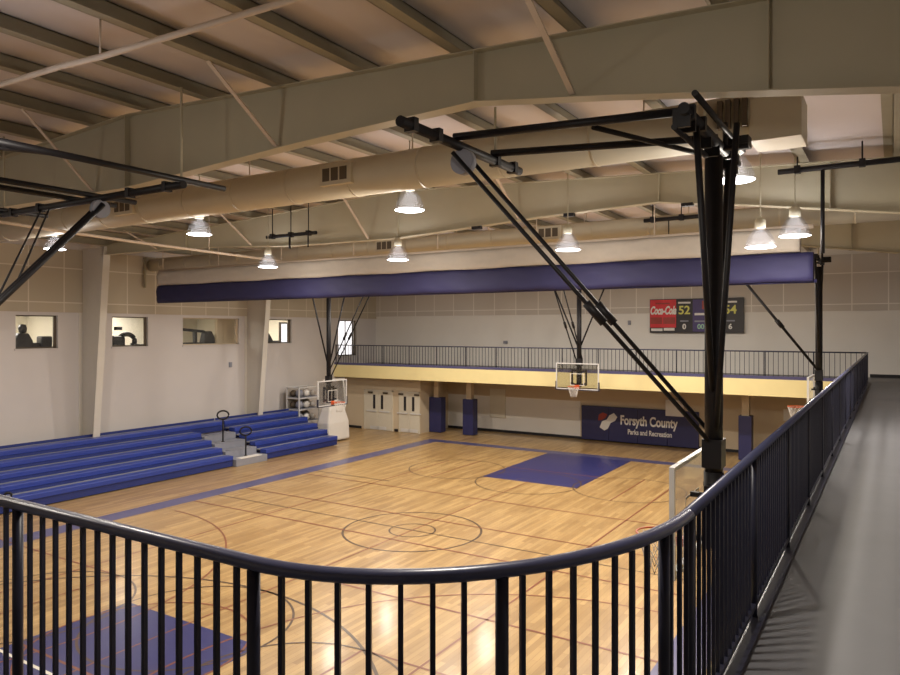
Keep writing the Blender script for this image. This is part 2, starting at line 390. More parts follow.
# ------------------------------------------------------------------ railings
ZT = 4.5
def railing(name, label, pts, posts, spacing=.106, limit=100, near=None):
    """pts: plan polyline; posts: distances along it"""
    t = empty(name, (pts[0][0], pts[0][1], ZW), label, 'railing', 'railings round the upper walkway')
    P = [V((x, y, 0)) for x, y in pts]; base = V((pts[0][0], pts[0][1], ZW))
    L = [0]
    for a, b in zip(P, P[1:]): L.append(L[-1]+(b-a).length)
    def at(s):
        for i in range(len(P)-1):
            if s <= L[i+1]+1e-9:
                k = (s-L[i])/max(1e-9, L[i+1]-L[i]); return P[i].lerp(P[i+1], k), (P[i+1]-P[i]).normalized()
        return P[-1], (P[-1]-P[-2]).normalized()
    loc = lambda p, z: (p.x-base.x, p.y-base.y, z-ZW)
    MB().path([loc(p, ZT) for p in P], .030, 12, sz=.85).build('top_rail', M['toprail'], t)
    MB().path([loc(p, ZT-.10) for p in P], .012, 6).build('upper_bar', M['rail'], t) if False else None
    b = MB()
    for i in range(len(P)-1): b.sq(loc(P[i], ZW+.10), loc(P[i+1], ZW+.10), .035, .03)
    b.build('bottom_rail', M['rail'], t)
    for s in posts:
        p, d = at(s); m = MB()
        m.tube(loc(p, ZW), loc(p, ZT-.01), .0235, 12); m.lathe([(.055,0),(.055,.012),(.024,.014)], loc(p, ZW), 12, True)
        m.build('post', M['rail'], t)
    S = [k*spacing for k in range(int(L[-1]/spacing)+1)]
    S = [s for s in S if all(abs(s-q) > .045 for q in posts)]
    rest = []
    def bal(mb, s):
        p, d = at(s); a = math.atan2(d.y, d.x); r = .0105
        A = []; B = []
        for k in range(4):
            q = p + V((math.cos(a+PI/4+k*PI/2), math.sin(a+PI/4+k*PI/2), 0))*r*1.2
            A.append(mb.b.verts.new(loc(q, ZW+.10))); B.append(mb.b.verts.new(loc(q, ZT-.012)))
        for k in range(4): mb.b.faces.new((A[k], A[(k+1)%4], B[(k+1)%4], B[k]))
    order = sorted(S, key=lambda s: at(s)[0].length)
    for s in order[:limit]:
        m = MB(); bal(m, s); m.build('baluster', M['rail'], t)
    if order[limit:]:
        m = MB()
        for s in order[limit:]: bal(m, s)
        o = m.build('balusters', M['rail'], t); o['kind'] = 'stuff'
    return t
cor0 = corner(0)
near_pts = [(-6.65, 1.745)] + [(-1.9, 1.745)] + cor0[1:] + [(-.77, 3.22)]
arcL = sum(math.dist(a, b) for a, b in zip(cor0, cor0[1:]))
railing('walkway_railing', 'curved black railing with vertical bars right in front, overlooking the near court corner', near_pts,
        [0, 1.59, 3.18, 4.75, 4.75+arcL*.44, 4.75+arcL*.86])
railing('walkway_railing', 'long straight black railing along the edge of the right-hand grey walkway', [(-.77, 3.22), (-.77, 29.14)],
        [.02+1.72*k for k in range(16)])
railing('balcony_railing', 'thin dark railing along the cream balcony in front of the far wall', [(-.77, 29.16), (XL+.03, 29.16)],
        [0.05+1.65*k for k in range(15)]+[24.65], spacing=.17)

# ------------------------------------------------------------------ bleachers
def bleacher(label, y0, y1, top_to):
    t = empty('bleacher', (-21.7, y0, 0), label, 'bleachers', 'blue bleachers along the left wall')
    L = y1-y0
    for i in range(5):
        xf = -.62*i; zs = .43+.25*i; e = (top_to-y0) if i == 4 else L
        s = MB(); s.box(xf-.36, xf, 0, e, zs-.17, zs); s.build('seat', M['bleach'], t, bevel=.02)
        d = MB(); d.box(xf-.62, xf-.36, 0, e, zs-.06, zs-.012); d.build('footboard', M['grey'], t)
        r = MB(); r.box(xf-.62, xf-.60, 0, e, zs-.16, zs+.08)
        r.box(xf-.06, xf-.04, 0, e, max(.02, zs-.40), zs-.17); r.build('riser', M['riser'], t)
    f = MB()
    k = .3
    while k < L:
        for i in range(5):
            f.box(-.62*i-.26, -.62*i-.20, k-.02, k+.02, 0, .43+.25*i-.17)
        k += 2.0
    for i in range(5): f.box(-.62*i-.27, -.62*i-.19, .2, L-.05, .0, .05)
    for q in (.3, L-.3): f.box(-2.75, -.2, q-.03, q+.03, 0, .05)
    f.build('frame', M['dark'], t)
    return t
bleacher('long blue bleacher section along the left wall, ending at the grey aisle steps', 1.5, 18.9, 20.55)
bleacher('short blue bleacher section beyond the grey aisle steps, toward the far corner', 20.6, 25.0, 25.0)
t = empty('aisle_steps', (-21.6, 18.95, 0), 'grey aisle steps climbing between the two blue bleacher sections', 'steps')
for i in range(4):
    s = MB(); s.box(-.62*(i+1)+.04, -.62*i+.02, 0, 1.6, 0, .27+.25*i); s.build('step', M['grey'], t, bevel=.01)
    s = MB(); s.box(-.62*i-.28, -.62*i+.03, .25, 1.3, .27+.25*i, .29+.25*i); s.build('tread', M['white'] if i == 0 else M['grey'], t)
def handrail(x, y, z, h, label, ring=True):
    t = empty('aisle_handrail', (x, y, z), label, 'handrail', 'black aisle handrails of the bleachers')
    g = 1 if h > 1 else .4
    MB().tube((0,0,0), (0,0,h-.33*g), .03).build('post', M['black'], t)
    MB().lathe([(.07,0),(.07,.015),(.02,.02)], n=12, cap=True).build('foot', M['black'], t)
    pts = [(.12*g*math.sin(a), .19*g*math.sin(a), h-.17*g-.17*g*math.cos(a)) for a in [2*PI*k/20 for k in range(20)]]
    MB().path(pts, .034, 8, True).build('grip', M['black'], t)
handrail(-23.0, 19.5, .79, 1.25, 'black aisle handrail with a round grip, high on the grey steps')
handrail(-21.95, 19.75, .29, 1.15, 'black aisle handrail with a round grip, on the lowest grey step')
handrail(-21.62, 10.6, 0, .62, 'short black post in front of the lowest bleacher row, beyond the curved railing')
handrail(-22.16, 10.3, -.0+.43, .5, 'short black post on the second bleacher row, near the picture edge')

# ------------------------------------------------------------------ ducts and pipes
def duct(label, y, zc, r, x0, x1, gr, box):
    t = empty('air_duct', (0, y, zc), label, 'air duct', 'round air ducts under the roof')
    m = MB()
    m.tube((x0,0,0), (x1,0,0), r, 40); k = x0+.8
    while k < x1-.4:
        m.tube((k-.02,0,0), (k+.02,0,0), r+.008, 40); k += 1.5
    m.build('duct_body', M['duct'], t)
    for gx in gr:
        g = MB(); g.box(gx-.36, gx+.36, -r-.06, -r+.18, -.17, .19)
        go = g.build('vent_grille', M['duct'], t)
        v = MB()
        for q in range(3): v.box(gx-.29+q*.2, gx-.13+q*.2, -r-.068, -r-.055, -.10, .13)
        v.build('louver', M['frame'], go)
    for hx in range(int(x0)+2, int(x1), 4):
        MB().tube((hx, 0, r-.02), (hx, 0, zt(hx)+.1-zc), .012, 6).build('hanger', M['pipe'], t)
    if box:
        b = MB(); b.box(x1-.05, x1+.55, -.34, .34, -.36, .18); bo = b.build('end_box', M['duct'], t, bevel=.01)
        g = MB()
        for q in range(4): g.box(x1-.43+q*.1, x1-.37+q*.1, -r-.05, -r+.12, -.16, .2)
        g.build('end_grille', M['frame'], t)
duct('pale round air duct hanging across the hall behind the nearest roof beam', 10.0, 8.07, .34, XL, -1.5, [-14.65, -8.4], True)
duct('pale round air duct beyond the rolled curtain, with dark vents', 18.0, 7.93, .26, XL, 1.0, [-13.45, -7.9], False)
def pipe(name, label, pts, r, m='pipe', hang=None, cat='pipe'):
    t = empty(name, pts[0], label, cat); o = V(pts[0])
    MB().path([V(p)-o for p in pts], r, 10).build('pipe_run', M[m], t)
    for h in hang or []:
        MB().tube(V((h[0], h[1], h[2]))-o, V((h[0], h[1], zt(h[0])+.05))-o, .012, 6).build('hanger', M[m], t)
pipe('gas_pipe', 'thin pale pipe running lengthwise below the ducts toward the rolled curtain', [(-15.6,6.6,7.57),(-16.0,8.4,7.57),(-16.5,11.2,7.57),(-17.1,17.3,7.57),(-17.5,22.5,7.57)], .038,
     hang=[(-16.75,13.7,7.57), (-17.3,19.7,7.57)])
pipe('conduit_pipe', 'thin pale conduit bending along the ceiling nearest the camera', [(-14.5,4.1,8.42),(-9.4,4.52,8.36),(-8.3,4.62,8.39),(-7.5,4.65,8.36),(-6,4.79,8.40),(-4.7,4.93,8.45),(-2,5.1,8.48)], .035,
     hang=[(-12.0,4.31,8.38), (-7.5,4.65,8.36)])
def hbar(label, p, q, drops):
    t = empty('ceiling_pipe', p, label, 'ceiling pipe', 'black ceiling pipes near the curtain'); o = V(p)
    MB().tube((0,0,0), V(q)-o, .05, 12).build('pipe_run', M['black'], t)
    for x, y, z0, z1, r in drops:
        MB().tube(V((x,y,z0))-o, V((x,y,z1))-o, r, 8).build('drop_rod', M['black'], t)
    for f in (.12, .5, .85):
        k = V(p).lerp(V(q), f); m = MB()
        m.box(k.x-.05-o.x, k.x+.05-o.x, k.y-.07-o.y, k.y+.07-o.y, -.06+k.z-o.z, .075+k.z-o.z)
        m.tube(V((k.x, k.y, k.z))-o, V((k.x, k.y, zt(k.x)+.2))-o, .014, 6)
        m.build('clamp', M['black'], t)
hbar('black ceiling pipe with a drop rod, above the far end of the walkway railing', (-1.82,14.45,8.25), (.9,14.45,8.25), [(-1.08,14.45,8.25,6.7,.035)])
hbar('short black ceiling pipe left of the big hanging lamp, below the beam', (-15.3,14.55,7.98), (-13.4,14.55,7.98), [(-14.4,14.55,7.98,7.6,.03),(-13.7,14.55,7.98,7.6,.02)])
hbar('thin black ceiling pipe above the rolled curtain, behind the thick mast', (-5.2,17.35,8.0), (-3.4,17.35,8.0), [(-4.6,17.35,8.0,7.4,.015)])
# box column drop by the left end of the curtain
pipe('drop_pipe', 'thin dark drop pipe on the left wall beside the curtain end', [(XL+.15,17.6,8.2),(XL+.15,17.6,7.0)], .05, 'purlin')

# ------------------------------------------------------------------ divider curtain
t = empty('divider_curtain', (-22.9, 16.5, 6.3), 'rolled-up divider curtain, blue band below white mesh, hanging across mid court', 'curtain')
def drape(x0, x1, z0, z1, thick, amp, step=.12):
    m = MB(); n = int((x1-x0)/step); rows = 6; F = []; Bk = []
    for i in range(n+1):
        x = x0+(x1-x0)*i/n; f = []; b = []
        for j in range(rows+1):
            z = z0+(z1-z0)*j/rows
            w = amp*(math.sin(x*7.1+1.3*j)+.6*math.sin(x*3.3-2*j)+.4*random.uniform(-1,1))
            bul = thick/2*(1-.25*abs(2*j/rows-1)**5)
            zz = z + (.012*math.sin(x*2.2) if j in (0,) else 0)
            f.append(m.b.verts.new((x, -bul+w, zz))); b.append(m.b.verts.new((x, bul+w*.5, zz)))
        F.append(f); Bk.append(b)
    for i in range(n):
        for j in range(rows):
            for G, fl in ((F, 0), (Bk, 1)):
                q = [G[i][j], G[i+1][j], G[i+1][j+1], G[i][j+1]]
                m.b.faces.new(q[::-1] if fl else q).smooth = True
        m.b.faces.new((F[i][0], Bk[i][0], Bk[i+1][0], F[i+1][0])); m.b.faces.new((F[i][rows], F[i+1][rows], Bk[i+1][rows], Bk[i][rows]))
    for i in (0, n):
        for j in range(rows): m.b.faces.new((F[i][j], F[i][j+1], Bk[i][j+1], Bk[i][j]))
    return m
drape(0, 21.5, .02, .63, .26, .010).build('blue_panel', M['curtain'], t)
drape(.05, 21.25, .64, 1.14, .30, .014).build('mesh_panel', M['mesh'], t)
MB().tube((-.05,0,1.17), (21.5,0,1.17), .05).build('support_pipe', M['pipe'], t)
MB().tube((-.08,0,.03), (21.56,0,.03), .04).build('bottom_pipe', M['curtain'], t)
for k in range(0, 22, 3):
    MB().tube((k+.2,0,1.2), (k+.2,0,zt(-22.9+k+.2)+.05-6.3), .012, 6).build('hanger', M['pipe'], t)

# ------------------------------------------------------------------ basketball goals (facing local +X)
def goal(label, loc, rz, drop=0.0, wide=1.3, sr=.025, bars=(-.22, 2.15), hang=None, zbar=7.35, extra=False, cross=(-.5,.35), masttop=7.15, sep=.2, top=0, off2=0, ext=0):
    MO = -.22
    t = empty('basketball_goal', loc, label, 'basketball goal', 'ceiling hung basketball goals', rz)
    zb0 = 2.90-drop
    m = MB(); m.tube((MO,0,zb0+.35), (MO,0,masttop), .095, 16); m.tube((MO,0,zb0+.1), (MO,0,zb0+.9), .105, 16)
    m.build('mast', M['black'], t)
    m = MB()
    m.sq((MO,-.30,zb0+.75), (MO,.30,zb0+.75), .06); m.sq((MO,-.30,zb0+.2), (MO,.30,zb0+.2), .06)
    for yy in (-.3, .3):
        m.sq((MO,yy,zb0+.15), (MO,yy,zb0+.8), .06); m.sq((MO,yy,zb0+.7), (-.05,yy,zb0+.7), .05); m.sq((MO,yy,zb0+.25), (-.05,yy,zb0+.25), .05)
    m.box(MO-.1, MO+.1, -.12, .12, zb0+.95, zb0+1.25)
    m.build('board_bracket', M['black'], t)
    # backboard
    bd = MB(); bd.box(-.012, .0, -.88, .88, zb0+.03, zb0+1.04); bo = bd.build('backboard', M['board'], t)
    fr = MB()
    fr.box(-.04, .012, -.915, .915, zb0+1.03, zb0+1.07); fr.box(-.04, .012, -.915, .915, zb0, zb0+.04)
    for s in (-1, 1): fr.box(-.04, .012, min(s*.875, s*.915), max(s*.875, s*.914), zb0+.04, zb0+1.03)
    fr.build('board_frame', M['silver'], bo)
    sq = MB()
    for a in ((-.295,.295,.63,.65),(-.295,.295,.17,.19),(-.295,-.275,.19,.63),(.275,.295,.19,.63)): sq.box(.001, .005, a[0], a[1], zb0+a[2], zb0+a[3])
    sq.build('target_square', M['white'], bo)
    pd = MB(); pd.box(-.05, .03, -.93, .93, zb0-.03, zb0+.005)
    for s in (-1, 1): pd.box(-.05, .03, min(s*.90, s*.935), max(s*.90, s*.935), zb0-.03, zb0+.32)
    pd.build('edge_pad', M['dark'] if not extra else M['silver'], bo)
    # rim and net
    rz0 = zb0+.15
    r = MB(); r.path([(.38+.229*math.cos(a), .229*math.sin(a), rz0) for a in [2*PI*k/32 for k in range(32)]], .011, 8, True)
    r.box(.0, .16, -.07, .07, rz0-.09, rz0-.005); r.box(.0, .02, -.1, .1, rz0-.12, rz0+.04)
    ro = r.build('rim', M['orange'], t)
    n = MB()
    K = 12; rad = [.225, .19, .16, .135, .125]
    for i in range(K):
        for s in (1, -1):
            pts = []
            for j, q in enumerate(rad):
                a = 2*PI*(i+s*j*.5)/K; pts.append((.38+q*math.cos(a), q*math.sin(a), rz0-.02-.1*j))
            n.path(pts, .005, 4)
    n.build('net', M['net'], ro)
    # side braces and front struts
    for s in (-1, 1):
        MB().tube((MO, s*(.8 if extra else 1.2), zbar-.05), (MO, s*.06, zb0+1.75), .033).build('side_brace', M['black'], t)
        MB().tube((bars[1], top+s*sep, zbar-.1), (MO+.03, s*sep*.7, zb0+1.25), sr).build('front_strut', M['black'], t)
    for s in (-1, 1):
        a, b = V((bars[1],top+s*sep,zbar-.1)), V((MO+.03,s*sep*.7,zb0+1.25))
        MB().tube(a.lerp(b,.53), a.lerp(b,.60), .05, 10).build('strut_joint', M['black'], t)
    # ceiling frame
    for bx, oy in zip(bars, (0, off2)):
        b = MB(); b.tube((bx, oy-wide, zbar), (bx, oy+wide, zbar), .055, 12)
        for q in (-.85, -.5, .5, .85): b.box(bx-.062, bx+.062, oy+q*wide-.04, oy+q*wide+.04, zbar-.062, zbar+.075)
        b.build('ceiling_bar', M['black'], t)
    for cy in cross:
        c0, c1 = cy if isinstance(cy, tuple) else (cy, cy)
        MB().tube((bars[0], c0, zbar+.07), (bars[1]+ext, c1, zbar+.07), .042, 12).build('cross_bar', M['black'], t)
    MB().tube((bars[0], -wide*.9, zbar), (bars[0]+1.0, cross[0][0] if isinstance(cross[0], tuple) else cross[0], zbar+.06), .028).build('knee_brace', M['black'], t)
    m = MB(); m.tube((bars[1]-.02,top-.05,zbar-.17), (bars[1]-.02,top+.05,zbar-.17), .14, 20); m.build('pulley', M['grey'], t)
    m = MB(); m.box(bars[0]-.28, bars[0]-.06, -.62, -.42, zbar+.0, zbar+.12); m.tube((bars[0]-.30,-.3,zbar-.03), (bars[0]-.05,-.3,zbar-.03), .03); m.tube((bars[0]-.06,-.3,zbar-.05), (bars[0]-.06,-.3,zbar+.25), .028)
    m.build('winch', M['black'], t)
    for hx, hy, hz in hang:
        MB().tube((hx, hy, zbar), (hx, hy, hz), .016).build('hanger', M['beam'], t)
    if top < 0:
        a, b = V((bars[1],top,zbar-.1)), V((MO+.03,0,zb0+1.25))
        for q, f in ((.95, .42), (1.2, .52)):
            MB().tube((bars[1], q, zbar-.03), a.lerp(b, f), .016, 8).build('lift_cable', M['black'], t)
    if extra:
        m = MB(); m.tube((bars[0]+.1, -wide, zbar-.14), (bars[0]+.1, wide*.95, zbar-.14), .03); m.tube((bars[0]-.1,-wide*.9,zbar+.12), (bars[0]-.1,wide,zbar+.12), .03)
        for q in (-1.15,-.8,-.1,.3,1.0,1.2): m.box(bars[0]-.04, bars[0]+.12, q-.02, q+.02, zbar-.15, zbar+.03)
        m.build('bar_clamps', M['black'], t)
        m = MB(); m.tube((MO,.0,zb0+1.0), (-.55,.55,zbar), .03); m.tube((-.25,-.12,zb0+1.3), (-.25,-.12,zbar-.15), .02)
        m.build('lift_cable', M['black'], t)
    return t
hz = lambda x: zt(x)+.05
goal('black ceiling goal whose thick mast rises over the right walkway railing', (-1.85, 7.95, 0), PI,
     bars=(-.22, 2.22), hang=[(-.22,.4,7.62), (2.22,.4,8.0)], extra=True, off2=1.05, top=1.18, cross=((.95,1.35),(-.2,.5)))
goal('black goal mast beside the right end of the rolled curtain', (-2.05, 23.2, 0), PI, hang=[(-.22,.2,7.75), (2.15,.2,8.0), (-.22,-1.1,8.3), (2.15,1.1,8.3)])
goal('black goal at the far left, its board low near the bleacher end', (-20.25, 23.0, 0), 0, drop=.80, hang=[(-.22,0,7.95), (2.15,0,7.95), (2.15,1.1,8.4), (-.22,1.1,8.3)])
goal('black goal with a clear board below the far balcony, over the blue key', (CX, CY+HL-1.22, 0), -PI/2, wide=2.45, cross=(-2.4,-.3,.3,2.4),
     hang=[(-.22,2.4,8.7), (-.22,-2.4,8.7), (2.15,2.4,8.7), (2.15,-2.4,8.7)])
goal('black ceiling frame of the near goal, at the upper left edge of the picture', (CX, CY-HL+1.22, 0), PI/2, wide=2.45, cross=(-2.4,-.25,.3,2.4), bars=(-.22, 2.55),
     hang=[(-.22,2.4,8.7), (-.22,-2.4,8.7), (2.55,2.4,8.7), (2.55,-2.4,8.7)], zbar=7.34, top=-.5, sep=.05, ext=.75, sr=.042)

# ------------------------------------------------------------------ high-bay lamps
def lamp(p, label, sc=1.0):
    t = empty('high_bay_lamp', p, label, 'ceiling lamp', 'hanging gym lamps')
    r = .27*sc
    MB().lathe([(r,0),(r*.97,.06),(r*.80,.20),(r*.5,.32),(r*.33,.36)], n=28).build('lamp_shade', M['shade'], t)
    MB().lathe([(.001,-.014),(r*.9,-.010),(r,.0),(r*.9,.008)], n=28).build('lens', M['lens'], t)
    MB().lathe([(.001,.36),(r*.36,.36),(r*.36,.5),(.05,.56),(.001,.56)], n=20).build('ballast_box', M['beam'], t)
    MB().tube((0,0,.55), (0,0,zt(p[0])+(.0 if min(abs(p[0]-q) for q in PX) < .18 else .24)-p[2]), .012, 6).build('stem', M['beam'], t)
    l = bpy.data.lights.new('lamp_light', 'POINT'); l.energy = LAMP_W; l.shadow_soft_size = .14*sc; l.color = (1.0, .905, .785)
    o = bpy.data.objects.new('bulb', l); C.objects.link(o); o.parent = t; o.location = (0,0,-.12)
    a = bpy.data.lights.new('lamp_beam', 'AREA'); a.shape = 'DISK'; a.size = .24*sc; a.energy = LAMP_D; a.color = (1.0, .905, .785)
    ao = bpy.data.objects.new('beam', a); C.objects.link(ao); ao.parent = t; ao.location = (0,0,-.05)
LAMP_W, LAMP_D = 75, 165
for p, lab in (((-19.27,10.65,7.5), 'high bay lamp at the far left, behind the black strut'), ((-13.35,10.65,7.48), 'high bay lamp above the left end of the blue curtain'),
        ((-7.52,10.65,7.51), 'large glowing high bay lamp in the middle, under the round duct'), ((-1.90,10.65,7.43), 'large glowing high bay lamp right of the thick black mast'),
        ((-15.2,14.5,7.117), 'small high bay lamp in front of the left part of the rolled curtain'), ((-10.6,14.5,7.08), 'small high bay lamp in front of the middle of the rolled curtain'),
        ((-6.02,14.5,7.06), 'high bay lamp in front of the curtain, between strut and mast'), ((-1.54,14.5,7.05), 'high bay lamp above the right end of the rolled curtain'),
        ((-2.13,14.5,6.88), 'low wide high bay lamp just above the blue band, right of the thick mast')):
    lamp(p, lab)
LAMP_W, LAMP_D = 60, 115
for x in (-18.4, -12.9, -7.95, -1.9): lamp((x, 3.5, 7.4), 'high bay lamp hanging over the near end of the court')
LAMP_W, LAMP_D = 85, 175
for y, xs in ((20.6, (-18.2, -12.9, -7.95, -4.9)), (24.75, (-18.7, -13.75, -7.9, -4.9))):
    for x in xs: lamp((x, y, 7.36), 'high bay lamp hanging beyond the curtain near the far wall')

# ------------------------------------------------------------------ scoreboard and signs
SY = YF-.06
t = empty('scoreboard', (-7.46, SY-.12, 5.18), 'scoreboard with a red drink panel on the far wall above the balcony', 'scoreboard')
MB().box(-2.02, 2.02, .0, .17, 0, 1.53).build('case', M['sblack'], t)
MB().box(-2.0, -.83, -.02, 0, .24, 1.5).build('advert_panel', M['red'], t)
o = MB(); o.box(-1.97, -1.45, -.028, -.02, .40, .70); o.box(-1.40, -.87, -.028, -.02, .40, .70); o.build('advert_squares', M['dred'], t)
text('advert_lettering', 'Coca-Cola', .50, M['white'], t, (-1.42, -.024, 1.0), shear=.35, off=.02, sx=.54)
o = MB(); o.box(-1.75, -1.1, -.026, -.02, 1.30, 1.36); o.build('advert_strip', M['dred'], t)
o = MB(); o.box(-1.95, -1.44, -.022, -.0, .08, .20); o.box(-1.38, -.90, -.022, 0, .10, .22); o.build('name_strip', M['white'], t)
MB().box(-.10, .92, -.02, 0, .06, 1.48).build('clock_panel', M['sblue'], t)
MB().box(.30, .86, -.03, -.02, 1.05, 1.42).build('clock_light', M['dred'], t)
MB().box(-.02, .50, -.03, -.02, .78, .88).build('clock_strip', M['white'], t)
for x, s in ((-.47, '52'), (1.48, '54')):
    MB().box(x-.27, x+.27, -.012, 0, 1.31, 1.39).build('team_strip', M['white'], t)
    text('score_digits', s, .52, M['digit'], t, (x, -.016, 1.0), off=.012)
    MB().box(x-.18, x+.18, -.012, 0, .50, .56).build('foul_strip', M['grey'], t)
    text('foul_digit', '0' if x < 0 else '6', .32, M['white'], t, (x, -.016, .27), off=.01)
text('period_digits', '00', .30, M['gdigit'], t, (.25, -.034, .27), off=.008)
MB().box(-.02, .45, -.03, -.02, .48, .55).build('period_strip', M['grey'], t)

t = empty('wall_banner', (-10.05, YF-.20, .05), 'navy wall pad banner lettered Forsyth County, behind the far blue key', 'banner')
b = MB()
for k in range(4): b.box(-2.75+k*1.375+.004, -2.75+(k+1)*1.375-.004, 0, .11, 0, 1.62)
b.build('pad', M['sign'], t, bevel=.02)
text('title_lettering', 'Forsyth County', .60, M['white'], t, (.50, -.006, 1.02), off=.018, sx=.69)
text('subtitle_lettering', 'Parks and Recreation', .33, M['white'], t, (.56, -.006, .50), off=.008, sx=.72)
lg = MB()
lg.prism([(-1.98,-.012,.62),(-1.86,-.012,.92),(-1.62,-.012,1.02),(-1.50,-.012,1.22),(-1.28,-.012,1.34),(-1.12,-.012,1.16),(-1.22,-.012,.98),(-1.44,-.012,.86),(-1.58,-.012,.58),(-1.74,-.012,.48)], (0,.012,0))
lg.build('emblem_horse', M['white'], t, loc=(.16,0,0))
lg = MB(); lg.prism([(-2.06,-.010,.95),(-2.02,-.010,1.22),(-1.84,-.010,1.34),(-1.60,-.010,1.26),(-1.70,-.010,1.08),(-1.90,-.010,.96)], (0,.010,0)); lg.build('emblem_patch', M['dred'], t, loc=(.16,0,0))
def plate(name, label, x0, x1, z0, z1, m, cat, y=YF-.035, th=.034, grp=None):
    t = tag(MB().box(x0, x1, y, y+th, z0, z1).build(name, m, bevel=.004), label, cat, grp); return t
plate('notice_board', 'tall pale notice board on the wall right of the pads', -17.9, -17.0, .75, 2.25, M['cream'], 'notice board', y=YF-.085, th=.084)
plate('white_board', 'white wall board left of the navy banner, under the clear goal', -14.35, -12.95, .92, 1.52, M['white'], 'board')
plate('wall_sign', 'square white sign above the right end of the navy banner', -8.75, -7.95, 1.42, 2.15, M['white'], 'sign', y=YF-.24, th=.034)
bpy.context.view_layer.update()
MB().box(-8.4,-8.3,YF-.21,YF-.06,1.8,1.9).build('bracket', M['white'], bpy.data.objects['wall_sign'])
plate('wall_sign', 'small white sign on the wall by the right end of the balcony', -3.9, -3.45, 1.5, 2.0, M['white'], 'sign', y=YF-.09, th=.029)
# small boxes on walls
t = MB().box(-10.55, -10.42, YF-.06, YF, 5.55, 5.75).build('wall_speaker', M['grey']); tag(t, 'small grey box on the far wall left of the scoreboard', 'wall box')
t = MB().box(XL, XL+.05, 21.95, 22.1, 3.62, 3.85).build('thermostat', M['grey']); tag(t, 'small grey box on the left wall above the aisle steps', 'wall box')
def horn(): 
    t = MB().box(-17.1, -16.9, YF-.1, YF, 4.6, 4.75).build('wall_speaker', M['grey']); tag(t, 'tiny grey box on the far wall just above the balcony railing', 'wall box')
horn()

# pillars and their pads
for x, w, lab in ((-20.12, .36, 'navy pad wrapped on the post right of the double doors'), (-18.15, .30, 'navy pad wrapped on the free post beside the pale notice board'),
               (-5.1, .25, 'navy pad wrapped on the post right of the thick black mast')):
    struct(MB().box(x-.14, x+.14, 30.86, 31.14, 0, 2.83).build('column_balcony', M['under']))
    t = empty('post_pad', (x, 31.0, .02), lab, 'post pad', 'navy pads on the balcony posts')
    for s, (x0,x1,y0,y1) in enumerate(((-w,w,-.24,-.145), (-w,w,.145,.24), (-w,-.145,-.14,.14), (.145,w,-.14,.14))):
        MB().box(x0,x1,y0,y1,0,1.80).build('pad_panel', M['pad'], t, bevel=.015)

# ------------------------------------------------------------------ doors under the balcony
def doors(n, x0, x1):
    t = bpy.data.objects.new('door_%d' % n, None); C.objects.link(t); t.location = ((x0+x1)/2, 29.98, 0); struct(t)
    w = (x1-x0)/2
    f = MB(); f.box(-w-.06, -w, -.03, .02, 0, 2.12); f.box(w, w+.06, -.03, .02, 0, 2.12); f.box(-w-.06, w+.06, -.03, .02, 2.06, 2.12); f.build('door_frame', M['cream'], t)
    for s in (-1, 1):
        a, b = (-w+.004, -.004) if s < 0 else (.004, w-.004)
        d = MB().box(a, b, -.02, .02, .01, 2.05).build('door_leaf', M['cream'], t, bevel=.004)
        c = s*.26
        MB().box(c-.075, c+.075, -.026, -.019, 1.12, 1.86).build('vision_pane', M['sblack'], d)
        MB().box(s*.1 if s > 0 else s*.75, s*.75 if s > 0 else s*.1, -.07, -.02, .96, 1.02).build('push_bar', M['silver'], d)
        MB().box(s*.5-.14, s*.5+.14, -.09, -.02, 1.93, 2.02).build('door_closer', M['frame'], d)
        MB().box(c-.28, c+.28, -.024, -.02, .03, .2).build('kick_plate', M['silver'], d)
doors(1, -24.1, -22.3); doors(2, -21.78, -20.60)

# ------------------------------------------------------------------ rooms behind the left wall windows
wr = MB()
x0, x1 = -29.5, XL-T
wr.box(x0, x1, 10.5, YF, 3.30, 3.42); wr.box(x0, x1, 10.5, YF, 6.25, 6.4); wr.box(x0-.1, x0, 10.5, YF, 3.3, 6.4)
wr.box(x0, x1, 10.4, 10.5, 3.3, 6.4); wr.box(x0, x1, YF, YF+.1, 3.3, 6.4)
for y in (15.2, 23.4, 27.6): wr.box(x0, x1-.6, y, y+.1, 3.42, 6.25)
struct(MB().box(-26.5,-26.35,22.0,23.4,3.42,6.25).build('wall_partition', M['under']), 'tan partition seen through the widest wall window')
struct(wr.build('wall_side_room', M['cream']), 'cream walls of the exercise room behind the left wall windows')
for n, ((a, b), (z0, z1)) in enumerate(zip(WIN, WZ)):
    w = bpy.data.objects.new('window_%d' % (n+1), None); C.objects.link(w); w.location = (XL-T/2, (a+b)/2, z0); struct(w)
    h, k = z1-z0, (b-a)/2
    fr = MB(); fr.box(-.03,.03,-k,-k+.05,0,h); fr.box(-.03,.03,k-.09,k,0,h); fr.box(-.03,.03,-k,k,h-.04,h); fr.box(-.03,.03,-k,k,0,.05)
    fr.build('window_frame', M['frame'] if n != 2 else M['under'], w)
    MB().box(-.006,.006,-k+.05,k-.09,.05,h-.04).build('pane', M['glass'], w)
    MB().box(-T/2, T/2+.04, -k-.04, k+.04, -.05, 0).build('sill', M['wall'], w)
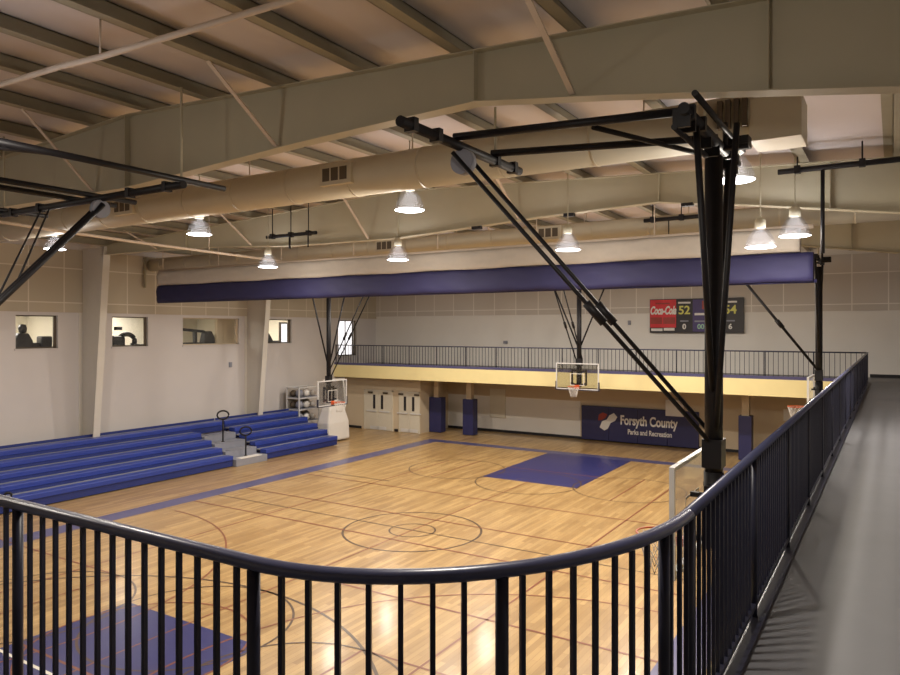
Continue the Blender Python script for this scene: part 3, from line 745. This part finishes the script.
# daylight windows of the side room
for n, (y0, y1, z0, z1, x) in enumerate(((26.05, 26.95, 4.5, 5.62, -26.4), (30.3, 31.5, 3.6, 5.8, -26.3))):
    w = bpy.data.objects.new('window_%d' % (6+n), None); C.objects.link(w); w.location = (x, 0, 0); struct(w)
    MB().box(-.02,0,y0,y1,z0,z1).build('daylight_pane', M['daylight'], w)
    fr = MB()
    for a in ((y0-.08,y0,z0,z1),(y1,y1+.08,z0,z1),(y0-.08,y1+.08,z1,z1+.08),(y0-.08,y1+.08,z0-.08,z0),((y0+y1)/2-.02,(y0+y1)/2+.02,z0,z1)): fr.box(-.06,.04,*a)
    fr.build('window_frame', M['frame'], w)
for y in (12.9, 18.5, 25.5):
    t = empty('ceiling_light', (-28.1, y, 6.2), 'ceiling panel light in the exercise room behind the left wall', 'ceiling light', 'exercise room lights')
    MB().box(-.6,.6,-.6,.6,-.03,.04).build('light_housing', M['white'], t)
    MB().box(-.55,.55,-.55,.55,-.045,-.03).build('diffuser', emis('room_diffuser', (1,.93,.85), 40), t)
def machine(y, label, kind):
    t = empty('exercise_machine', (-26.7, y, 3.42), label, 'exercise machine', 'exercise machines behind the left wall windows')
    MB().box(-.35,.35,-.7,.7,0,.14).build('base', M['machine'], t, bevel=.03)
    if kind == 0:
        m = MB(); m.prism([(-.16,-.52,.14),(-.16,.16,.14),(-.16,.14,1.5),(-.16,.0,1.78),(-.16,-.36,1.78),(-.16,-.5,1.6)], (.32,0,0)); m.build('backrest', M['machine'], t, bevel=.06)
        m = MB(); m.lathe([(.001,1.76),(.12,1.80),(.145,1.95),(.10,2.08),(.001,2.1)], (0,-.16,0), 16); m.build('headrest', M['machine'], t)
        m = MB(); m.box(-.2,.2,.42,.82,.14,1.66); m.build('weight_stack', M['machine'], t, bevel=.05)
        m = MB(); m.box(-.1,.1,.1,.5,1.2,1.42); m.build('arm', M['machine'], t)
    elif kind == 1:
        m = MB(); m.path([(0,.1+.36*math.cos(a), 1.42+.30*math.sin(a)) for a in [2*PI*k/24 for k in range(24)]], .10, 8, True); m.build('wheel_guard', M['machine'], t)
        m = MB(); m.box(-.18,.18,-.6,-.05,.14,1.65); m.build('console', M['machine'], t, bevel=.08)
        MB().box(-.08,.08,-.4,-.15,1.88,2.02).build('handle', M['machine'], t)
        m = MB(); m.sq((0,.3,1.3), (0,.85,1.22), .1); m.sq((0,.85,.1), (0,.85,1.3), .1); m.build('seat_post', M['machine'], t)
    elif kind == 2:
        m = MB(); m.sq((0,-1.1,1.92), (0,.1,1.82), .12); m.sq((0,.1,1.82),(0,.5,1.5),.12); m.build('top_bar', M['machine'], t)
        m = MB(); m.sq((0,-.3,.1), (0,-.35,1.85), .14); m.build('upright', M['machine'], t)
        m = MB(); m.prism([(-.2,.05,.14),(-.2,.75,.14),(-.2,.72,1.4),(-.2,.45,1.85),(-.2,.15,1.8),(-.2,.02,1.3)], (.4,0,0)); m.build('backrest', M['machine'], t, bevel=.06)
        m = MB(); m.sq((0,-1.0,1.28), (0,1.5,1.28), .10); m.sq((0,-1.0,.1),(0,-1.0,1.28),.1); m.sq((0,1.5,.1),(0,1.5,1.28),.1); m.build('rail', M['machine'], t)
    else:
        m = MB(); m.prism([(-.2,-.35,.14),(-.2,.35,.14),(-.2,.3,1.35),(-.2,.02,1.75),(-.2,-.2,1.4)], (.4,0,0)); m.build('backrest', M['machine'], t, bevel=.05)
        m = MB(); m.sq((0,.2,1.3), (0,1.1,1.3), .1); m.sq((0,1.1,.1),(0,1.1,1.3),.1); m.build('arm', M['machine'], t)
machine(13.75, 'dark exercise machine with a headrest in the leftmost wall window', 0)
machine(17.6, 'dark rounded exercise machine with a loop in the second wall window', 1)
machine(21.4, 'dark exercise machine with a long top bar in the widest wall window', 2)
machine(25.35, 'small dark exercise machine in the wall window beside the far column', 3)

# ------------------------------------------------------------------ things by the bleacher end
t = empty('storage_cart', (-24.6, 25.78, 0), 'grey mottled storage cart behind the end of the blue bleachers', 'cart')
m = MB()
for a in (-.7, .7):
    for b in (-.4, .4): m.sq((b,a,.1), (b,a,2.55), .06)
for z in (.25, .85, 1.45, 2.0, 2.52):
    for b in (-.4, .4): m.sq((b,-.7,z), (b,.7,z), .05)
    for a in (-.7, .7): m.sq((-.4,a,z), (.4,a,z), .05)
m.build('frame', M['silver'], t)
MB().box(-.43,-.41,-.7,.7,.2,2.5).build('back_panel', M['rack'], t)
for i, z in enumerate((.28, .88, 1.48, 2.03)): MB().box(-.4,.4,-.7,.7,z-.02,z+.02).build('shelf', M['grey'], t)
for a in (-.6, .6):
    for b in (-.35, .35):
        m = MB(); m.tube((b-.02,a,.06), (b+.02,a,.06), .06, 12); m.build('caster', M['black'], t)
k = 0
for z in (.30, .90, 1.50, 2.05):
    for a in (-.46, 0, .46):
        for b in (-.2, .2):
            k += 1; r = .15+.02*(k % 3)
            q = MB(); q.lathe([(r*math.sin(PI*j/10)+1e-4, r-r*math.cos(PI*j/10)) for j in range(11)], n=16)
            o = q.build('ball', [M['rack'], M['white'], M['grey'], M['frame']][(k*7+k//3) % 4], loc=(-24.6+b, 25.78+a, z))
            tag(o, 'ball on a shelf of the grey storage cart', 'ball', 'balls on the storage cart')
# white padded cover beneath the low goal
t = empty('equipment_cover', (-22.8, 25.95, 0), 'white cover with pale arms standing at the bleacher end under the low goal', 'equipment cover')
m = MB()
for zz0, zz1, w0, w1 in ((.05,.9,.78,.74),(.9,1.5,.74,.56),(1.5,1.95,.56,.34)):
    A = [(-.5*w0,-w0,zz0),(.5*w0,-w0,zz0),(.5*w0,w0,zz0),(-.5*w0,w0,zz0)]; B = [(-.5*w1,-w1,zz1),(.5*w1,-w1,zz1),(.5*w1,w1,zz1),(-.5*w1,w1,zz1)]
    va = [m.b.verts.new(p) for p in A]; vb = [m.b.verts.new(p) for p in B]
    for i in range(4): m.b.faces.new((va[i], va[(i+1)%4], vb[(i+1)%4], vb[i]))
    if zz0 < .1: m.b.faces.new(va[::-1])
    if zz1 > 1.9: m.b.faces.new(vb)
bmesh.ops.remove_doubles(m.b, verts=m.b.verts[:], dist=.001)
m.build('cover', M['white'], t, bevel=.08)
m = MB(); m.path([(0,.55,.9),(0,.85,1.6),(0,.80,2.3),(0,.72,2.9)], .05); m.path([(0,-.3,1.9),(0,-.35,2.9)], .05); m.path([(0,-.75,2.92),(0,.78,2.92)], .045); m.build('arm', M['white'], t)

# ------------------------------------------------------------------ world, camera, view
w = bpy.data.worlds.new('hall_world'); bpy.context.scene.world = w; w.use_nodes = True
w.node_tree.nodes['Background'].inputs[0].default_value = (.8, .8, .85, 1)
w.node_tree.nodes['Background'].inputs[1].default_value = .0
cam = bpy.data.cameras.new('camera'); co = bpy.data.objects.new('camera', cam); C.objects.link(co)
co.location = (0, 0, 5.317); co.rotation_euler = (PI/2, 0, .558)
cam.sensor_fit = 'HORIZONTAL'; cam.sensor_width = 36; cam.lens = 709.9/900*36
cam.shift_y = -(337.5-329.8)/900; cam.clip_start = .05; cam.clip_end = 200
S = bpy.context.scene; S.camera = co
S.view_settings.view_transform = 'Standard'; S.view_settings.look = 'None'; S.view_settings.gamma = 1
S.view_settings.use_curve_mapping = False; S.view_settings.exposure = -0.05
S.cycles.max_bounces = 8; S.cycles.diffuse_bounces = 5; S.cycles.transparent_max_bounces = 16
S.cycles.caustics_reflective = False; S.cycles.caustics_refractive = False
S.cycles.sample_clamp_indirect = 4
